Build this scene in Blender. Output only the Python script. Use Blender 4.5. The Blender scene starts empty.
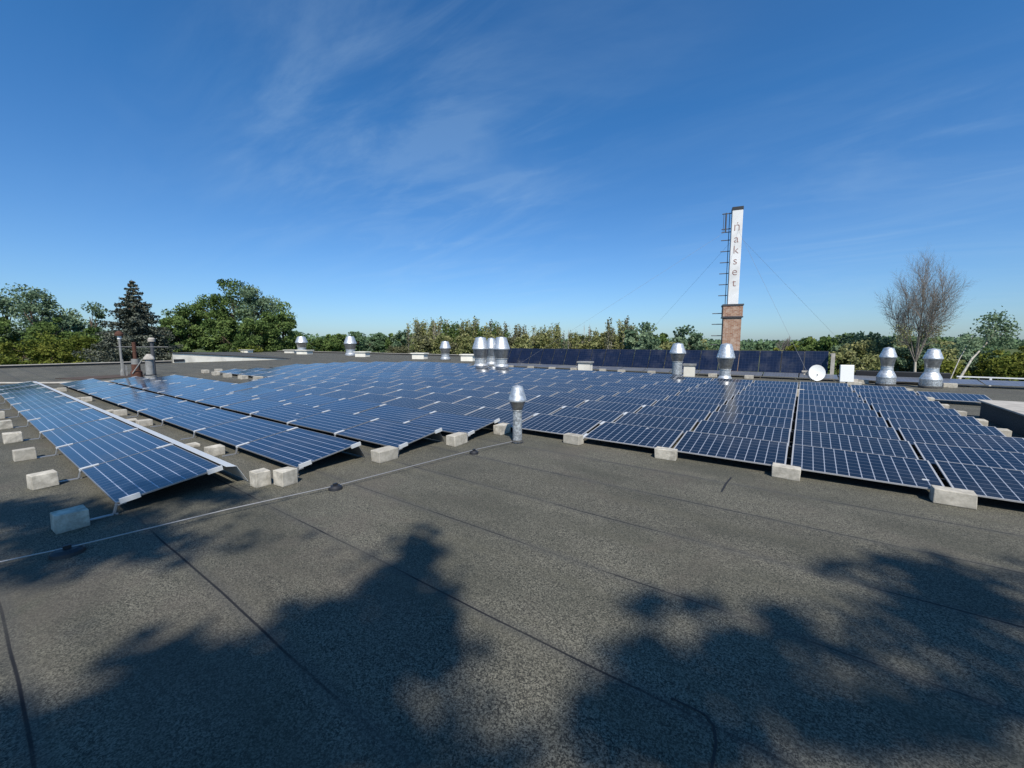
import bpy, math, random
import numpy as np
R = math.radians
S = bpy.context.scene
C = S.collection
random.seed(7); RNG = np.random.default_rng(11)

# ------------------------------------------------------------------ camera, sky, sun, exposure
H = 1.82; YAW = R(35.7); PITCH = R(5.78); FPX = 405.0
cam_d = bpy.data.cameras.new('camera'); cam = bpy.data.objects.new('camera', cam_d); C.objects.link(cam)
cam.location = (0, 0, H); cam.rotation_euler = (R(90) - PITCH, 0, YAW)
cam_d.sensor_width = 36; cam_d.lens = FPX / 1024 * 36; cam_d.clip_start = .05; cam_d.clip_end = 9000
S.camera = cam
SUN_EL, SUN_AZ = R(49.5), R(136.5)           # azimuth clockwise from +Y
TO_SUN = np.array([math.sin(SUN_AZ)*math.cos(SUN_EL), math.cos(SUN_AZ)*math.cos(SUN_EL), math.sin(SUN_EL)])
W = bpy.data.worlds.new('World'); S.world = W; W.use_nodes = True
nt = W.node_tree; N = nt.nodes; L = nt.links
bg = N['Background']
sky = N.new('ShaderNodeTexSky'); sky.sky_type = 'NISHITA'; sky.sun_disc = False
sky.sun_elevation = SUN_EL; sky.sun_rotation = SUN_AZ; sky.air_density = 1.0; sky.dust_density = .6; sky.ozone_density = 2.0
SKY_STRENGTH = .084
# thin cirrus: noise over the sky projected on a flat layer high above
tc = N.new('ShaderNodeTexCoord')
sep = N.new('ShaderNodeSeparateXYZ'); L.new(tc.outputs['Generated'], sep.inputs[0])
def wmath(op, a, b=None, clamp=False):
    n = N.new('ShaderNodeMath'); n.operation = op; n.use_clamp = clamp
    for i, v in enumerate((a, b)):
        if v is None: continue
        if isinstance(v, (int, float)): n.inputs[i].default_value = v
        else: L.new(v, n.inputs[i])
    return n.outputs[0]
zz = wmath('ADD', wmath('MAXIMUM', sep.outputs['Z'], 0.0), .12)
comb = N.new('ShaderNodeCombineXYZ')
L.new(wmath('DIVIDE', sep.outputs['X'], zz), comb.inputs[0]); L.new(wmath('DIVIDE', sep.outputs['Y'], zz), comb.inputs[1])
def cirrus(scale, rotz, stretch, lo, hi, detail=8, dist=1.2, off=(0, 0, 0)):
    m = N.new('ShaderNodeMapping'); m.inputs['Rotation'].default_value = (0, 0, R(rotz)); m.inputs['Scale'].default_value = (stretch, 1, 1)
    m.inputs['Location'].default_value = off
    L.new(comb.outputs[0], m.inputs['Vector'])
    n = N.new('ShaderNodeTexNoise'); n.inputs['Scale'].default_value = scale; n.inputs['Detail'].default_value = detail
    n.inputs['Roughness'].default_value = .6; n.inputs['Distortion'].default_value = dist
    L.new(m.outputs[0], n.inputs['Vector'])
    r = N.new('ShaderNodeMapRange'); r.interpolation_type = 'SMOOTHSTEP'
    r.inputs[1].default_value = lo; r.inputs[2].default_value = hi; L.new(n.outputs[0], r.inputs[0])
    return r.outputs[0]
c1 = cirrus(1.1, 62, .40, .40, .82, 9, 1.8, (.4, 2.2, 0))
c3 = cirrus(3.2, 70, .30, .44, .84, 9, 1.2, (5.3, 1.0, 0))
bank = .12                                        # where the thin cloud banks stand in the sky (directions)
for dx_, dy_, dz_, wd_, am_ in ((-.71, .55, .44, .955, .9), (-.714, .46, .528, .97, .7), (-.62, .74, .25, .975, 1.0), (-.41, .73, .54, .96, .5), (.19, .962, .196, .985, .9), (-.05, .97, .24, .98, .5), (-.86, .36, .30, .97, .5)):
    vd = N.new('ShaderNodeVectorMath'); vd.operation = 'DOT_PRODUCT'; L.new(tc.outputs['Generated'], vd.inputs[0]); vd.inputs[1].default_value = (dx_, dy_, dz_)
    r_ = N.new('ShaderNodeMapRange'); r_.interpolation_type = 'SMOOTHSTEP'; r_.inputs[1].default_value = wd_ - .03; r_.inputs[2].default_value = 1.0; r_.inputs[4].default_value = am_; L.new(vd.outputs['Value'], r_.inputs[0])
    bank = wmath('ADD', r_.outputs[0], bank)
cl = wmath('MULTIPLY', wmath('ADD', wmath('MULTIPLY', c1, .75), wmath('MULTIPLY', c3, .6)), bank, True)
mixc = N.new('ShaderNodeMix'); mixc.data_type = 'RGBA'
L.new(wmath('MULTIPLY', cl, .15), mixc.inputs['Factor'])
tint = N.new('ShaderNodeMix'); tint.data_type = 'RGBA'; tint.blend_type = 'MULTIPLY'; tint.inputs['Factor'].default_value = 1
L.new(sky.outputs[0], tint.inputs['A']); tcol = N.new('ShaderNodeMix'); tcol.data_type = 'RGBA'; L.new(wmath('MULTIPLY', wmath('MAXIMUM', sep.outputs['Z'], 0.0), 2.2, True), tcol.inputs['Factor'])
tcol.inputs['A'].default_value = (.74, .98, 1.32, 1); tcol.inputs['B'].default_value = (.38, .97, 1.46, 1); L.new(tcol.outputs['Result'], tint.inputs['B'])
L.new(tint.outputs['Result'], mixc.inputs['A']); mixc.inputs['B'].default_value = (5.2, 7.1, 8.8, 1)
L.new(mixc.outputs['Result'], bg.inputs['Color']); bg.inputs['Strength'].default_value = SKY_STRENGTH
sd = bpy.data.lights.new('sun', 'SUN'); sd.energy = 5.0; sd.angle = R(.53); sd.color = (1, .95, .87)
so = bpy.data.objects.new('sun', sd); C.objects.link(so)
so.rotation_euler = (R(90) - SUN_EL, 0, math.pi - SUN_AZ)
S.view_settings.view_transform = 'Standard'; S.view_settings.look = 'None'
S.view_settings.exposure = 0.25; S.view_settings.gamma = 1; S.view_settings.use_curve_mapping = False

# ------------------------------------------------------------------ helpers
cP, sP, cY, sY = math.cos(PITCH), math.sin(PITCH), math.cos(YAW), math.sin(YAW)
def ray(x, y):
    r, u, f = x - 512, 384 - y, FPX
    w = f*cP + u*sP; z = -f*sP + u*cP
    return np.array([r*cY - w*sY, r*sY + w*cY, z])
def at(px, depth, z=0.0):                       # a point straight ahead of image column px, depth metres away
    r = (px - 512) / FPX * depth
    return np.array([r*cY - depth*sY, r*sY + depth*cY, z])
def height(py, depth): return H + (343 - py) / FPX * depth

class MB:
    def __init__(s): s.v = []; s.f = []; s.m = []; s.sm = []
    def add(s, vs, fs, mi=0, smooth=False):
        b = len(s.v); s.v += [tuple(map(float, p)) for p in vs]
        for f in fs: s.f.append(tuple(i + b for i in f)); s.m.append(mi); s.sm.append(smooth)
        return s
    def box(s, c, d, rz=0, mi=0, rx=0, jit=0):
        vs = []
        for k in range(8):
            p = np.array([(d[0] if k & 1 else -d[0])/2, (d[1] if k & 2 else -d[1])/2, (d[2] if k & 4 else -d[2])/2])
            if jit: p += np.array([random.uniform(-jit, jit) for _ in range(3)])
            y, z = p[1]*math.cos(rx) - p[2]*math.sin(rx), p[1]*math.sin(rx) + p[2]*math.cos(rx); p = np.array([p[0], y, z])
            x, y = p[0]*math.cos(rz) - p[1]*math.sin(rz), p[0]*math.sin(rz) + p[1]*math.cos(rz)
            vs.append((c[0]+x, c[1]+y, c[2]+p[2]))
        return s.add(vs, [(0,2,3,1),(4,5,7,6),(0,1,5,4),(2,6,7,3),(0,4,6,2),(1,3,7,5)], mi)
    def tube(s, p0, p1, r0, r1=None, n=8, caps=True, mi=0):
        r1 = r0 if r1 is None else r1
        p0, p1 = np.array(p0, float), np.array(p1, float); d = p1 - p0; d /= (np.linalg.norm(d) + 1e-9)
        a = np.cross(d, (0, 0, 1) if abs(d[2]) < .9 else (1, 0, 0)); a /= np.linalg.norm(a); b = np.cross(d, a)
        vs = []
        for p, r in ((p0, r0), (p1, r1)):
            for k in range(n):
                t = 2*math.pi*k/n; vs.append(p + r*(math.cos(t)*a + math.sin(t)*b))
        s.add(vs, [(k, (k+1) % n, n+(k+1) % n, n+k) for k in range(n)], mi, n > 5)
        if caps: s.add(vs, [tuple(range(n))[::-1], tuple(range(n, 2*n))], mi)
        return s
    def lathe(s, prof, c=(0, 0, 0), n=28, mi=0, smooth=True):   # prof: (r, z); neighbouring profile bands share no vertices, so edges stay crisp
        for (r0, z0), (r1, z1) in zip(prof[:-1], prof[1:]):
            vs = []
            for r, z in ((r0, z0), (r1, z1)):
                for k in range(n):
                    t = 2*math.pi*k/n; vs.append((c[0]+r*math.cos(t), c[1]+r*math.sin(t), c[2]+z))
            s.add(vs, [(k, (k+1) % n, n+(k+1) % n, n+k) for k in range(n)], mi, smooth)
        return s
    def mesh(s, name, mats):
        me = bpy.data.meshes.new(name); me.from_pydata(s.v, [], s.f)
        for m in (mats if isinstance(mats, (list, tuple)) else [mats]): me.materials.append(m)
        me.polygons.foreach_set('material_index', s.m); me.polygons.foreach_set('use_smooth', s.sm); me.update()
        return me
    def build(s, name, mats, parent=None, loc=(0, 0, 0), rot=(0, 0, 0), bevel=0):
        return link(name, s.mesh(name, mats), parent, loc, rot, bevel)
def link(name, me, parent=None, loc=(0, 0, 0), rot=(0, 0, 0), bevel=0):
    o = bpy.data.objects.new(name, me); C.objects.link(o); o.location = loc; o.rotation_euler = rot; o.parent = parent
    if bevel:
        b = o.modifiers.new('bevel', 'BEVEL'); b.width = bevel; b.segments = 2
    return o
def tag(o, label, cat, group=None):
    o['label'] = label; o['category'] = cat
    if group: o['group'] = group
    return o
def thing(name, label, cat, loc=(0, 0, 0), rot=(0, 0, 0), group=None):
    o = bpy.data.objects.new(name, None); C.objects.link(o); o.location = loc; o.rotation_euler = rot; o.empty_display_size = .2
    return tag(o, label, cat, group)
def struct(o): o['kind'] = 'structure'; return o
ORD = 'zeroth first second third fourth fifth sixth seventh eighth ninth tenth eleventh twelfth thirteenth fourteenth fifteenth sixteenth seventeenth eighteenth nineteenth twentieth twenty-first twenty-second twenty-third twenty-fourth twenty-fifth twenty-sixth twenty-seventh twenty-eighth'.split()
ORD += [f'{n_}th' for n_ in range(29, 60)]

# ------------------------------------------------------------------ materials
class Mat:
    def __init__(s, name, color=(.5, .5, .5), rough=.6, metal=0, spec=.5):
        s.m = bpy.data.materials.new(name); s.m.use_nodes = True; s.n = s.m.node_tree.nodes; s.l = s.m.node_tree.links
        s.b = s.n['Principled BSDF']; s.b.inputs['Base Color'].default_value = (*color, 1)
        s.b.inputs['Roughness'].default_value = rough; s.b.inputs['Metallic'].default_value = metal; s.b.inputs['Specular IOR Level'].default_value = spec
    def put(s, v, sock):
        if isinstance(v, (int, float)): sock.default_value = v
        elif isinstance(v, tuple): sock.default_value = (*v, 1) if len(v) == 3 and sock.type == 'RGBA' else v
        else: s.l.new(v, sock)
    def math(s, op, a, b=0.0, c=0.0, clamp=False):
        n = s.n.new('ShaderNodeMath'); n.operation = op; n.use_clamp = clamp
        for i, v in enumerate((a, b, c)): s.put(v, n.inputs[i])
        return n.outputs[0]
    def coord(s, which='Object'): return s.n.new('ShaderNodeTexCoord').outputs[which]
    def worldpos(s): return s.n.new('ShaderNodeNewGeometry').outputs['Position']
    def sep(s, v):
        n = s.n.new('ShaderNodeSeparateXYZ'); s.put(v, n.inputs[0]); return n.outputs
    def scale(s, v, k):
        n = s.n.new('ShaderNodeVectorMath'); n.operation = 'MULTIPLY'; s.put(v, n.inputs[0]); n.inputs[1].default_value = k; return n.outputs[0]
    def noise(s, v, sc, det=4, rough=.5, dist=0):
        n = s.n.new('ShaderNodeTexNoise'); s.put(v, n.inputs['Vector']); n.inputs['Scale'].default_value = sc
        n.inputs['Detail'].default_value = det; n.inputs['Roughness'].default_value = rough; n.inputs['Distortion'].default_value = dist
        return n.outputs[0]
    def remap(s, v, a, b, c=0.0, d=1.0):
        n = s.n.new('ShaderNodeMapRange'); n.interpolation_type = 'SMOOTHSTEP'; s.put(v, n.inputs[0])
        for i, k in enumerate((a, b, c, d)): n.inputs[i+1].default_value = k
        return n.outputs[0]
    def mix(s, f, a, b, mode='MIX'):
        n = s.n.new('ShaderNodeMix'); n.data_type = 'RGBA'; n.blend_type = mode
        s.put(f, n.inputs['Factor']); s.put(a, n.inputs['A']); s.put(b, n.inputs['B']); return n.outputs['Result']
    def white(s, w):
        n = s.n.new('ShaderNodeTexWhiteNoise'); n.noise_dimensions = '1D'; s.put(w, n.inputs['W']); return n.outputs['Value']
    def rnd(s): return s.n.new('ShaderNodeObjectInfo').outputs['Random']
    def color(s, c): s.put(c, s.b.inputs['Base Color']); return s
    def bump(s, h, dist=.01, strength=1):
        n = s.n.new('ShaderNodeBump'); n.inputs['Distance'].default_value = dist; n.inputs['Strength'].default_value = strength
        s.put(h, n.inputs['Height']); s.l.new(n.outputs[0], s.b.inputs['Normal']); return s

# bitumen roof felt with mineral granules, laid in strips 0.96 m wide
M = Mat('bitumen_felt', rough=.88, spec=.35); P = M.worldpos(); X, Y, Z = M.sep(P)
wob = M.math('MULTIPLY', M.math('SUBTRACT', M.noise(M.scale(P, (.5, .15, 1)), 1.0, 2), .5), .06)
sy = M.math('DIVIDE', M.math('ADD', M.math('SUBTRACT', Y, .075), wob), .955)
fr = M.math('FRACT', sy); strip = M.math('FLOOR', sy)
edge = M.math('MULTIPLY', M.math('ABSOLUTE', M.math('SUBTRACT', M.math('FRACT', M.math('ADD', fr, .5)), .5)), .955)
fade = M.remap(M.noise(M.scale(P, (.55, 1.1, 1)), 1.3, 3, .6), .36, .60, .22, 1.0)
line = M.math('MULTIPLY', M.remap(edge, .004, .011, 1, 0), fade)
halo = M.math('MULTIPLY', M.remap(edge, .0, .10, 1, 0), .35)
gran = M.noise(P, 75, 2, .9); gran2 = M.noise(P, 30, 4, .85)
def grains(sc):
    v = M.n.new('ShaderNodeTexVoronoi'); v.inputs['Scale'].default_value = sc; M.put(P, v.inputs['Vector']); return M.sep(v.outputs['Color'])[0]
v1, v2, v3 = grains(150), grains(85), grains(40)
big = M.noise(M.scale(P, (.6, 1.2, 1)), .9, 5, .6); streak = M.noise(M.scale(P, (.22, 3.2, 1)), 1.1, 4, .6)
g1 = M.mix(M.remap(gran, .40, .60), (.010, .0098, .0085), (.165, .154, .128))
g1 = M.mix(M.remap(gran2, .44, .64, 0, .55), g1, (.105, .096, .075))
g1 = M.mix(M.remap(v1, .72, .80, 0, .5), g1, (.26, .24, .20)); g1 = M.mix(M.remap(v1, .28, .20, 0, .7), g1, (.010, .010, .009))
g1 = M.mix(M.remap(v2, .80, .86, 0, .30), g1, (.21, .195, .16)); g1 = M.mix(M.remap(v2, .22, .16, 0, .36), g1, (.016, .016, .014)); g1 = M.mix(M.remap(v3, .80, .9, 0, .16), g1, (.17, .155, .125)); g1 = M.mix(M.remap(v3, .2, .1, 0, .2), g1, (.022, .022, .02))
g1 = M.mix(M.remap(big, .38, .66, 0, .55), g1, (.040, .040, .031))
g1 = M.mix(M.remap(streak, .45, .75, 0, .30), g1, (.110, .100, .075))
g1 = M.mix(M.remap(M.noise(P, .55, 5, .65, .6), .50, .68, 0, .35), g1, (.095, .078, .068))
sv = M.math('ADD', .95, M.math('MULTIPLY', M.white(strip), .14))
g1 = M.scale(g1, (.92, .92, .84)); vv = M.n.new('ShaderNodeVectorMath'); vv.operation = 'SCALE'; M.l.new(g1, vv.inputs[0]); M.l.new(sv, vv.inputs['Scale'])
g2 = M.mix(halo, vv.outputs[0], (.055, .054, .050)); g2 = M.mix(line, g2, (.008, .008, .009))
spots = M.remap(M.noise(P, 7, 2, .5), .78, .82, 0, .35)
M.color(M.mix(spots, g2, (.24, .22, .19)))
M.bump(M.math('ADD', M.math('MULTIPLY', gran, .5), M.math('MULTIPLY', line, -.8)), .004, .45)
m_roof = M.m
M = Mat('felt_dark', rough=.9, spec=.3); P = M.worldpos()
M.color(M.mix(M.remap(M.noise(P, 30, 4, .7), .35, .7), (.035, .035, .034), (.095, .092, .085))); m_felt = M.m
M = Mat('felt_joint', (.012, .012, .012), .8); m_joint = M.m
M = Mat('meadow', rough=1, spec=.1); P = M.worldpos()
M.color(M.mix(M.remap(M.noise(P, .02, 5), .35, .65), (.05, .075, .022), (.10, .11, .045))); m_meadow = M.m

def concrete(name, a, b, sc=9):
    M = Mat(name, rough=.9, spec=.2); P = M.worldpos(); n = M.noise(P, sc, 6, .7); r = M.rnd()
    c = M.mix(M.remap(n, .32, .70), a, b)
    c = M.mix(M.remap(M.noise(P, sc*.45, 4, .6), .52, .72, 0, .55), c, tuple(k*.45 for k in a))
    c = M.mix(M.math('MULTIPLY', r, .55), c, tuple(k*.55 for k in b))
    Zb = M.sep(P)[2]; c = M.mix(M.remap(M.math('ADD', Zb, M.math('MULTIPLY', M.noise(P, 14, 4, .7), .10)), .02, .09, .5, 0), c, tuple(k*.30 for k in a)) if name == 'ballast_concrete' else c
    M.color(c).bump(M.noise(P, sc*9, 3, .6), .004, .6); return M.m
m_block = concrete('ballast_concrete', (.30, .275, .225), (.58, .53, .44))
m_rust = concrete('rusty_steel', (.07, .030, .022), (.12, .060, .042), 14)
m_brownfelt = concrete('brown_felt', (.055, .042, .034), (.12, .085, .065), 5)
m_cream = concrete('cream_render', (.72, .68, .58), (.84, .80, .70), 1.2)
m_coping = concrete('pale_coping', (.34, .31, .27), (.52, .48, .42), 3)
m_grey_pipe = concrete('grey_fibre_cement', (.20, .20, .19), (.30, .30, .29), 6)

# photovoltaic glass: blue cells, light grid lines (object space, metres)
def pv(name, ncol, nrow, w, l, cell, lines, lw, rough=.10, tintv=.6, faint='', ior=1.42):
    M = Mat(name, rough=rough, spec=.5); X, Y, Z = M.sep(M.coord()); r = M.rnd()
    def grid(v, size, n, wd):
        f = M.math('FRACT', M.math('ADD', M.math('MULTIPLY', v, n/size), .5))
        d = M.math('MULTIPLY', M.math('ABSOLUTE', M.math('SUBTRACT', f, .5)), size/n)
        return d, M.remap(d, wd*.5, wd*.5 + .0025, 1, 0)
    dx, gx = grid(X, l, ncol, lw); dy, gy = grid(Y, w, nrow, lw)
    dia = M.math('MULTIPLY', M.remap(M.math('ADD', dx, dy), .013, .017, 1, 0), .6)          # clipped cell corners
    if faint == 'y': gy = M.math('MULTIPLY', gy, .30)
    if faint == 'x': gx = M.math('MULTIPLY', gx, .28)
    g = M.math('MAXIMUM', M.math('MAXIMUM', gx, gy), dia)
    cx_ = M.math('FLOOR', M.math('MULTIPLY', X, ncol/l)); cy_ = M.math('FLOOR', M.math('MULTIPLY', Y, nrow/w))
    cw = M.white(M.math('ADD', M.math('ADD', M.math('MULTIPLY', cx_, 3.7), M.math('MULTIPLY', cy_, 17.3)), M.math('MULTIPLY', r, 91.0)))
    c = M.mix(M.math('MULTIPLY', cw, .45), cell, tuple(k*1.7 for k in cell))
    c = M.mix(M.math('MULTIPLY', r, tintv), c, (cell[0]*1.9, cell[1]*1.7, cell[2]*1.3))
    c = M.mix(g, c, lines)
    dust = M.noise(M.worldpos(), 1.3, 5, .65)
    c = M.mix(M.remap(dust, .45, .85, 0.0, .16), c, (.22, .21, .20))
    c = M.mix(M.remap(M.noise(M.worldpos(), 4.2, 2, .5), .765, .785, 0, .65), c, (.62, .61, .57))
    M.color(c); M.put(M.remap(dust, .4, .8, rough, rough + .12), M.b.inputs['Roughness'])
    M.b.inputs['IOR'].default_value = ior
    return M.m
m_frame = Mat('anodised_aluminium', (.36, .36, .36), .42, .7).m
m_frame_lt = Mat('pale_aluminium', (.46, .45, .44), .5, .4).m
m_frame_dark = Mat('dark_frame', (.03, .03, .035), .45, .3).m
m_clamp = Mat('bright_aluminium', (.62, .62, .60), .5, .3).m
M = Mat('zinc_sheet', rough=.45, metal=.7); P = M.coord()
zc = M.mix(M.remap(M.noise(P, 14, 4, .65), .35, .65), (.44, .45, .45), (.68, .69, .69)); M.color(zc)
M.put(M.remap(M.noise(P, 8, 3), .3, .7, .38, .58), M.b.inputs['Roughness']); M.bump(M.noise(M.scale(P, (1, 1, .3)), 5, 2), .02, .25); m_zinc = M.m
M = Mat('shaded_zinc', rough=.34, metal=.9); P = M.coord(); M.color(M.mix(M.remap(M.noise(P, 10, 4, .6), .35, .65), (.30, .31, .32), (.46, .47, .48))); M.bump(M.noise(P, 6, 2), .02, .2); m_zinc_flare = M.m  # flare zinc coloured darker to carry the shade under the hood
M = Mat('weathered_zinc', rough=.55, metal=.6); P = M.coord()
M.color(M.mix(M.remap(M.noise(P, 22, 5, .7), .35, .65), (.24, .25, .25), (.60, .62, .62))); M.bump(M.noise(P, 9, 3), .02, .3); m_zinc_old = M.m
m_white = Mat('white_paint', (.68, .68, .65), .45).m
m_stack = concrete('white_stack_paint', (.66, .65, .62), (.86, .85, .83), .9)
m_black = Mat('black_paint', (.012, .012, .013), .5).m
m_steel = Mat('dark_steel', (.08, .08, .085), .5, .4).m
m_letter = Mat('red_brown_paint', (.24, .12, .10), .6).m
m_wire = Mat('grey_wire', (.30, .29, .28), .5, .5).m
m_plastic = Mat('black_plastic', (.015, .015, .017), .5).m
# brick
M = Mat('chimney_brick', rough=.92, spec=.2)
bt = M.n.new('ShaderNodeTexBrick'); bt.inputs['Scale'].default_value = 1; bt.inputs['Brick Width'].default_value = .26; bt.inputs['Row Height'].default_value = .085
bt.inputs['Mortar Size'].default_value = .010; bt.inputs['Color1'].default_value = (.22, .095, .055, 1); bt.inputs['Color2'].default_value = (.33, .185, .115, 1); bt.inputs['Mortar'].default_value = (.36, .30, .24, 1)
X, Y, Z = M.sep(M.coord()); cb = M.n.new('ShaderNodeCombineXYZ'); M.l.new(M.math('ADD', X, Y), cb.inputs[0]); M.l.new(Z, cb.inputs[1]); M.l.new(cb.outputs[0], bt.inputs['Vector'])
M.color(M.mix(M.remap(M.noise(M.coord(), 3.5, 5, .7), .45, .65, 0, .6), bt.outputs['Color'], (.46, .36, .28))); m_brick = M.m

def leaf_mat(name, dark, light, trans=.3):
    m = bpy.data.materials.new(name); m.use_nodes = True; n = m.node_tree.nodes; l = m.node_tree.links
    n.remove(n['Principled BSDF']); out = n['Material Output']
    a = n.new('ShaderNodeAttribute'); a.attribute_name = 'tint'
    mx = n.new('ShaderNodeMix'); mx.data_type = 'RGBA'; l.new(a.outputs['Fac'], mx.inputs['Factor'])
    mx.inputs['A'].default_value = (*dark, 1); mx.inputs['B'].default_value = (*light, 1)
    d = n.new('ShaderNodeBsdfDiffuse'); t = n.new('ShaderNodeBsdfTranslucent'); ms = n.new('ShaderNodeMixShader'); ms.inputs[0].default_value = trans
    l.new(mx.outputs['Result'], d.inputs[0]); l.new(mx.outputs['Result'], t.inputs[0]); l.new(d.outputs[0], ms.inputs[1]); l.new(t.outputs[0], ms.inputs[2])
    l.new(ms.outputs[0], out.inputs['Surface']); return m
LEAF = dict(
    green=leaf_mat('leaves_green', (.062, .104, .032), (.165, .225, .072)),
    blue=leaf_mat('leaves_bluegreen', (0.077, 0.128, 0.077), (0.214, 0.281, 0.165)),
    yellow=leaf_mat('leaves_yellowgreen', (.085, .115, .024), (.215, .225, .050)),
    spruce=leaf_mat('needles_greygreen', (.062, .074, .056), (.185, .196, .155), .12), cone=leaf_mat('cones_redbrown', (.11, .050, .032), (.22, .10, .065), .1),
    olive=leaf_mat('leaves_olive', (0.136, 0.159, 0.057), (0.330, 0.320, 0.145)),
    dry=leaf_mat('leaves_dry', (.110, .115, .060), (.225, .220, .125)),
    far=leaf_mat('leaves_far', (0.088, 0.145, 0.077), (0.165, 0.242, 0.126)))
def bark(name, a, b):
    M = Mat(name, rough=.95, spec=.1); M.color(M.mix(M.remap(M.noise(M.scale(M.coord(), (3, 3, .6)), 3, 5, .7), .35, .65), a, b)); return M.m
m_bark = bark('brown_bark', (.07, .05, .035), (.16, .125, .09)); m_pale = bark('pale_bark', (.30, .27, .22), (.52, .48, .42)); m_twig = bark('grey_twig', (.13, .115, .10), (.22, .195, .17))

# ------------------------------------------------------------------ the setting: ground and roof
b = MB(); g = [-6000, -600, -150, 0, 150, 600, 6000]
for i in range(6):
    for j in range(6): b.add([(g[i], g[j], -5), (g[i+1], g[j], -5), (g[i+1], g[j+1], -5), (g[i], g[j+1], -5)], [(0, 1, 2, 3)])
struct(b.build('ground', m_meadow))
def prism(poly, z0, z1):
    n = len(poly); return MB().add([(*p, z1) for p in poly] + [(*p, z0) for p in poly], [tuple(range(n)), tuple(range(2*n-1, n-1, -1))] + [(i, n+i, n+(i+1) % n, (i+1) % n) for i in range(n)])
OUT = [(-47, -3.2), (15, -3.2), (15, 27.6), (-24, 27.6), (-24, 41), (-90, 41), (-90, 23), (-47, 12)]
roof = struct(prism(OUT, -.3, 0).build('roof', m_roof))
prism([(p[0] + (.3 if p[0] < -20 else -.3), p[1] + (.3 if p[1] < 20 else -.3)) for p in OUT], -5, -.31).build('hall_wall', m_cream, roof)
def joint(pts, w=.012):
    b = MB()
    for p, q in zip(pts[:-1], pts[1:]):
        p, q = np.array(p), np.array(q); d = (q-p)/np.linalg.norm(q-p); n = np.array([-d[1], d[0]])*w
        b.add([(*(p-n), .004), (*(q-n), .004), (*(q+n), .004), (*(p+n), .004)], [(0, 1, 2, 3)])
    b.build('lap_joint', m_joint, roof)
joint([(-.72, 5.41), (-.72, 5.78), (-.70, 6.08)]); joint([(-.45, 2.03), (-.29, 2.03), (-.245, 1.99), (-.22, 1.90), (-.215, 1.72)], .006)

# ------------------------------------------------------------------ solar panels
TH = .018
def panel_meshes(l, w, glass, frame, fw=.016, ff=.010):
    f = MB(); hl = l/2
    for y in (ff/2, w-ff/2): f.box((0, y, TH/2), (l, ff, TH))
    for x in (-hl+fw/2, hl-fw/2): f.box((x, w/2, TH/2), (fw, w-2*ff, TH))
    g_ = MB().box((0, w/2, TH/2+.001), (l-2*fw, w-2*ff, TH-.006))
    for i, v in enumerate(g_.v): g_.v[i] = (v[0]+hl, v[1], v[2])      # glass mesh starts at x = 0 so the grid starts at its corner
    return f.mesh('frame', frame), g_.mesh('glass', glass), l
LONG, SHORT = 1.945, 1.49
m_pv_long = pv('pv_glass_blue', 16, 8, .99, LONG, (.006, .014, .034), (.29, .32, .39), .006, faint='x')
m_pv_rt = pv('pv_glass_navy', 12, 8, .96, SHORT, (.007, .011, .021), (.28, .30, .34), .0065, faint='y', ior=1.34)
m_pv_blk = pv('pv_glass_black', 6, 10, 1.6, 1.0, (.006, .010, .026), (.030, .036, .060), .004, .12, .2)
m_pv_sheen = pv('pv_glass_sheen', 12, 8, .96, SHORT, (.075, .085, .11), (.16, .17, .19), .005, .28, faint='y')  # grey cell colour stands in for a bright reflection on the low row
KIT = {'long': panel_meshes(LONG, .99, m_pv_long, m_frame, .010),
       'mid': panel_meshes(1.80, .96, m_pv_long, m_frame, .010),
       'short': panel_meshes(SHORT, .96, m_pv_rt, m_frame_lt, .019),
       'sheen': panel_meshes(SHORT, .96, m_pv_sheen, m_frame, .016),
       'tall': panel_meshes(1.00, 1.32, m_pv_blk, m_frame_dark, .014)}
cl_b = MB().box((0, .09, TH+.004), (.055, .18, .009)).box((0, -.008, TH*.4), (.045, .012, TH+.01)); cl_m = cl_b.mesh('clamp', m_clamp)
cl2 = MB().box((0, -.09, TH+.004), (.055, .18, .009)).box((0, .008, TH*.4), (.045, .012, TH+.01)).mesh('clamp', m_clamp)
NP = 0
def panel(kind, x, y, z, tilt, label, group, clamps=0):
    global NP; NP += 1
    fm, gm, l = KIT[kind]; w = {'long': .99, 'tall': 1.32}.get(kind, .96)
    j = random.gauss(0, .0045)
    t = thing('solar_panel', label, 'solar panel', (x, y, z), (tilt + j, random.gauss(0, .004), 0), group)
    link('frame', fm, t); link('glass', gm, t, (-l/2, 0, 0))
    if clamps & 1: link('clamp', cl_m, t, (-l/2, 0, 0))
    if clamps & 2: link('clamp', cl2, t, (-l/2, w, 0))
    return t
VENTS = []     # footprints (x, y, r) that panels must leave free
def spot(px, depth): return tuple(at(px, depth)[:2])
vent_spots = {'near': (-4.19, 6.0), 'p1': spot(480.8, 29.0), 'p2': spot(501.3, 28.2), 'p3': spot(491.5, 32), 'r1': spot(677.3, 20.9), 'r2': spot(725.5, 19.1),
              'd1': spot(887.5, 17.3), 'd2': spot(932.5, 16.4), 'f1': spot(445.5, 43.2), 'f2': (-51.7, 33.1), 'f3': (-74.5, 37.9)}
G = 'solar panels in tilted rows on the flat roof'
LEFT = [('leftmost row', .92, -5.85, 'long', 10, 1.0), ('second row from the left', 2.66, -5.53, 'long', 10, .97), ('third row from the left', 4.13, -5.25, 'mid', 11, .97), ('fourth row from the left', 5.48, -4.97, 'mid', 11, .97)]
for name, y, x1, kind, n, w in LEFT:
    l = KIT[kind][2]; pitch = l + .018
    for k in range(n):
        panel(kind, x1 - l/2 - k*pitch, y, .115, R(8.2), f'blue solar panel, {ORD[k+1]} from the near end of the {name}', G, 3)
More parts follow.
